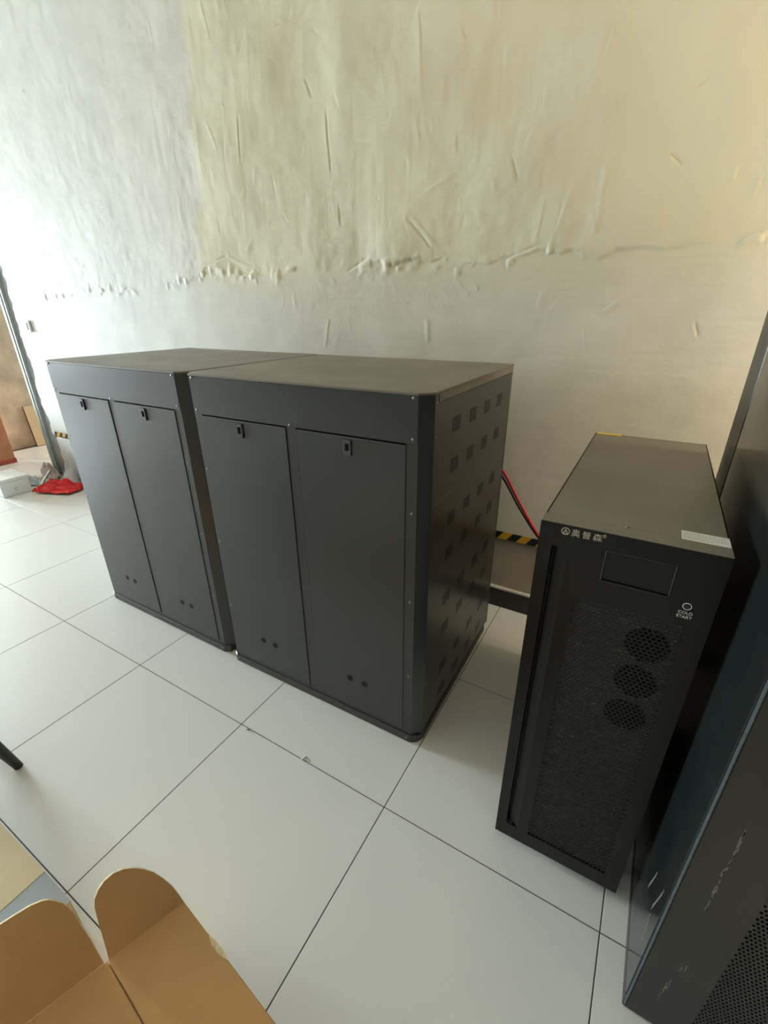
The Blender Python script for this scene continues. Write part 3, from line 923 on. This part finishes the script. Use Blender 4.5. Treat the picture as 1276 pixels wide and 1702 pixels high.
def crumple(name, c, sx, sy, h, seed, material, label, cat, rot=0.0, n=26, outline=None, grp=None):
    rg = np.random.default_rng(seed)
    u_ = np.linspace(-1, 1, n)
    U_, V_ = np.meshgrid(u_, u_)
    rr = 1 + 0.35 * (vnoise(U_ * 1.0, V_, 0.5, seed) - 0.5)
    if outline == 'kite':
        px = U_ * (1 - 0.45 * np.clip(V_, 0, 1)) + 0.25 * V_
        py = V_ + 0.25 * U_ * V_
    else:
        px, py = U_ * rr, V_ * rr
    r = np.clip(np.maximum(np.abs(U_), np.abs(V_)), 0, 1)
    z = h * (1 - r ** 2) * (0.35 + 0.9 * vnoise(U_, V_, 0.45, seed + 1)) + 0.30 * h * np.abs(vnoise(U_, V_, 0.22, seed + 2) - 0.5) * 2 + 0.002
    z += 0.30 * h * (1 - np.abs(vnoise(U_ + 0.4 * V_, V_ * 0.4, 0.16, seed + 3) - 0.5) * 4).clip(0, 1) * (1 - 0.6 * r)
    z += 0.10 * h * (vnoise(U_, V_, 0.11, seed + 4))
    V = [(float(a) * sx / 2, float(b) * sy / 2, float(e)) for a, b, e in zip(px.ravel(), py.ravel(), z.ravel())]
    Fq = [(j * n + i, j * n + i + 1, (j + 1) * n + i + 1, (j + 1) * n + i) for j in range(n - 1) for i in range(n - 1)]
    me = bpy.data.meshes.new(name)
    me.from_pydata(V, [], Fq)
    o = link(name, me, material)
    o.location = c
    o.rotation_euler = (0, 0, rot)
    md = o.modifiers.new('thickness', 'SOLIDIFY')
    md.thickness = 0.0012
    return tag(o, label, cat, grp)
LG = 'litter heap by the doorway'
crumple('plastic_bag', (-3.07, 0.93, 0), 0.33, 0.17, 0.080, 3, 'red_bag', 'crumpled bright red plastic bag on the litter heap', 'bag', rot=0.5, outline='kite', grp=LG)
crumple('plastic_bag', (-3.54, 1.07, 0), 0.26, 0.10, 0.10, 14, 'pink_bag', 'crumpled greyish pink plastic bag lying against the wall end', 'bag', rot=-0.2, grp=LG)
crumple('plastic_bag', (-3.48, 0.90, 0), 0.20, 0.10, 0.06, 25, 'clear_bag', 'crumpled cloudy clear plastic bag beside the foam box', 'bag', rot=0.3, grp=LG)
crumple('paper_packet', (-3.17, 1.068, 0.0), 0.19, 0.05, 0.15, 36, 'white_bag', 'white paper packet leaning on the red bag', 'packet', rot=0.0, grp=LG)
crumple('cloth_scrap', (-2.94, 1.10, 0), 0.09, 0.03, 0.03, 47, 'rubber', 'small black cloth scrap at the cabinet edge', 'scrap', rot=0.2, grp=LG)
rg = random.Random(9)
strips = [((-3.355, 1.00, 0.115), (-3.315, 0.87, 0.012), 'metal strip sticking up steeply from the litter heap'),
          ((-3.29, 0.915, 0.012), (-3.245, 0.985, 0.06), 'short metal strip raised towards the white packet'),
          ((-3.30, 0.858, 0.010), (-3.225, 0.850, 0.012), 'short metal strip lying flat in front of the red bag'),
          ((-3.62, 0.975, 0.012), (-3.46, 0.975, 0.02), 'metal strip lying between the cloudy bag and the pink bag'),
          ((-3.30, 0.885, 0.009), (-3.245, 0.895, 0.012), 'shortest metal scrap between the red bag and the foam box')]
for a, b, lab in strips:
    a, b = Vector(a), Vector(b)
    bm = bmesh.new()
    dirn = (b - a)
    q = dirn.to_track_quat('X', 'Z').to_matrix().to_4x4()
    L_ = dirn.length
    add_box(bm, -L_ / 2, L_ / 2, -0.011, 0.011, -0.001, 0.001)
    add_box(bm, -L_ / 2, L_ / 2, 0.009, 0.011, -0.008, 0.001)
    bmesh.ops.transform(bm, matrix=Matrix.Translation((a + b) / 2) @ q, verts=bm.verts)
    tag(link('metal_strip', finish(bm, 'metal_strip'), 'strip'), lab, 'metal strip', LG)

pb = boxes('wall_board', [(-3.375, -3.09, YW - 0.035, YW - 0.016, 0.06, 0.375)], 'dirty_white', None, bev=0.003)
tag(pb, 'chipped off-white board under the hazard tape beside the doorway', 'board')
mb = boxes('metal_channel', [(-3.46, -2.98, 1.119, 1.150, 0.020, 0.026), (-3.46, -2.98, 1.146, 1.150, 0.0, 0.058), (-3.46, -2.98, 1.119, 1.123, 0.0, 0.024)], 'strip')
tag(mb, 'grey metal channel on the floor along the foot of the chipped board', 'channel')

# leaning sheet and wooden door leaf in the room beyond
lb = thing('leaning_board', 'pale plywood sheet leaning on the rough wall beyond the doorway', 'board', (-4.775, 1.53, 0))
lb.rotation_euler = (0, math.radians(-6.5), 0)
boxes('sheet', [(-0.012, 0.0, 0.0, 0.44, 0.004, 0.44)], 'ply', lb)
boxes('dark_edge', [(-0.013, 0.0006, -0.004, 0.0, 0.0, 0.44), (-0.013, 0.0006, 0.0, 0.44, 0.0, 0.006)], 'ply_edge', lb)
dl = thing('timber_board', 'orange-brown timber board with a red foot standing upright at the left edge', 'board', (-4.33, 1.134, 0))
boxes('sheet', [(-0.045, 0.0, -0.70, 0.0, 0.045, 0.62)], 'wood', dl, bev=0.003)
boxes('foot_rail', [(-0.050, 0.006, -0.70, 0.006, 0.0, 0.047)], 'wood_red', dl, bev=0.003)
boxes('brace', [(-0.30, -0.045, -0.68, -0.64, 0.0, 0.04), (-0.09, -0.045, -0.68, -0.64, 0.0, 0.40)], 'wood', dl, bev=0.003)
boxes('brace', [(-0.30, -0.045, -0.06, -0.02, 0.0, 0.04), (-0.09, -0.045, -0.06, -0.02, 0.0, 0.40)], 'wood', dl, bev=0.003)

# crumbs on the floor
for (x, y, l, a, lab) in ((0.284, 0.006, 0.018, 1.2, 'tiny white paper shred on the tile joint before the nearer cabinet'),
                          (0.04, -0.006, 0.012, 0.2, 'tiny dark crumb beside the tile joint before the nearer cabinet')):
    bm = bmesh.new()
    add_box(bm, -l / 2, l / 2, -0.0022, 0.0022, 0, 0.003, mtx=Matrix.Rotation(a, 4, 'Z'))
    add_box(bm, -l / 6, l / 3, -0.0035, 0.0012, 0.002, 0.005, mtx=Matrix.Rotation(a + 0.7, 4, 'Z'))
    o = link('paper_shred', finish(bm, 'paper_shred'), 'sticker' if 'white' in lab else 'concrete')
    o.location = (x, y, 0.0)
    tag(o, lab, 'scrap')
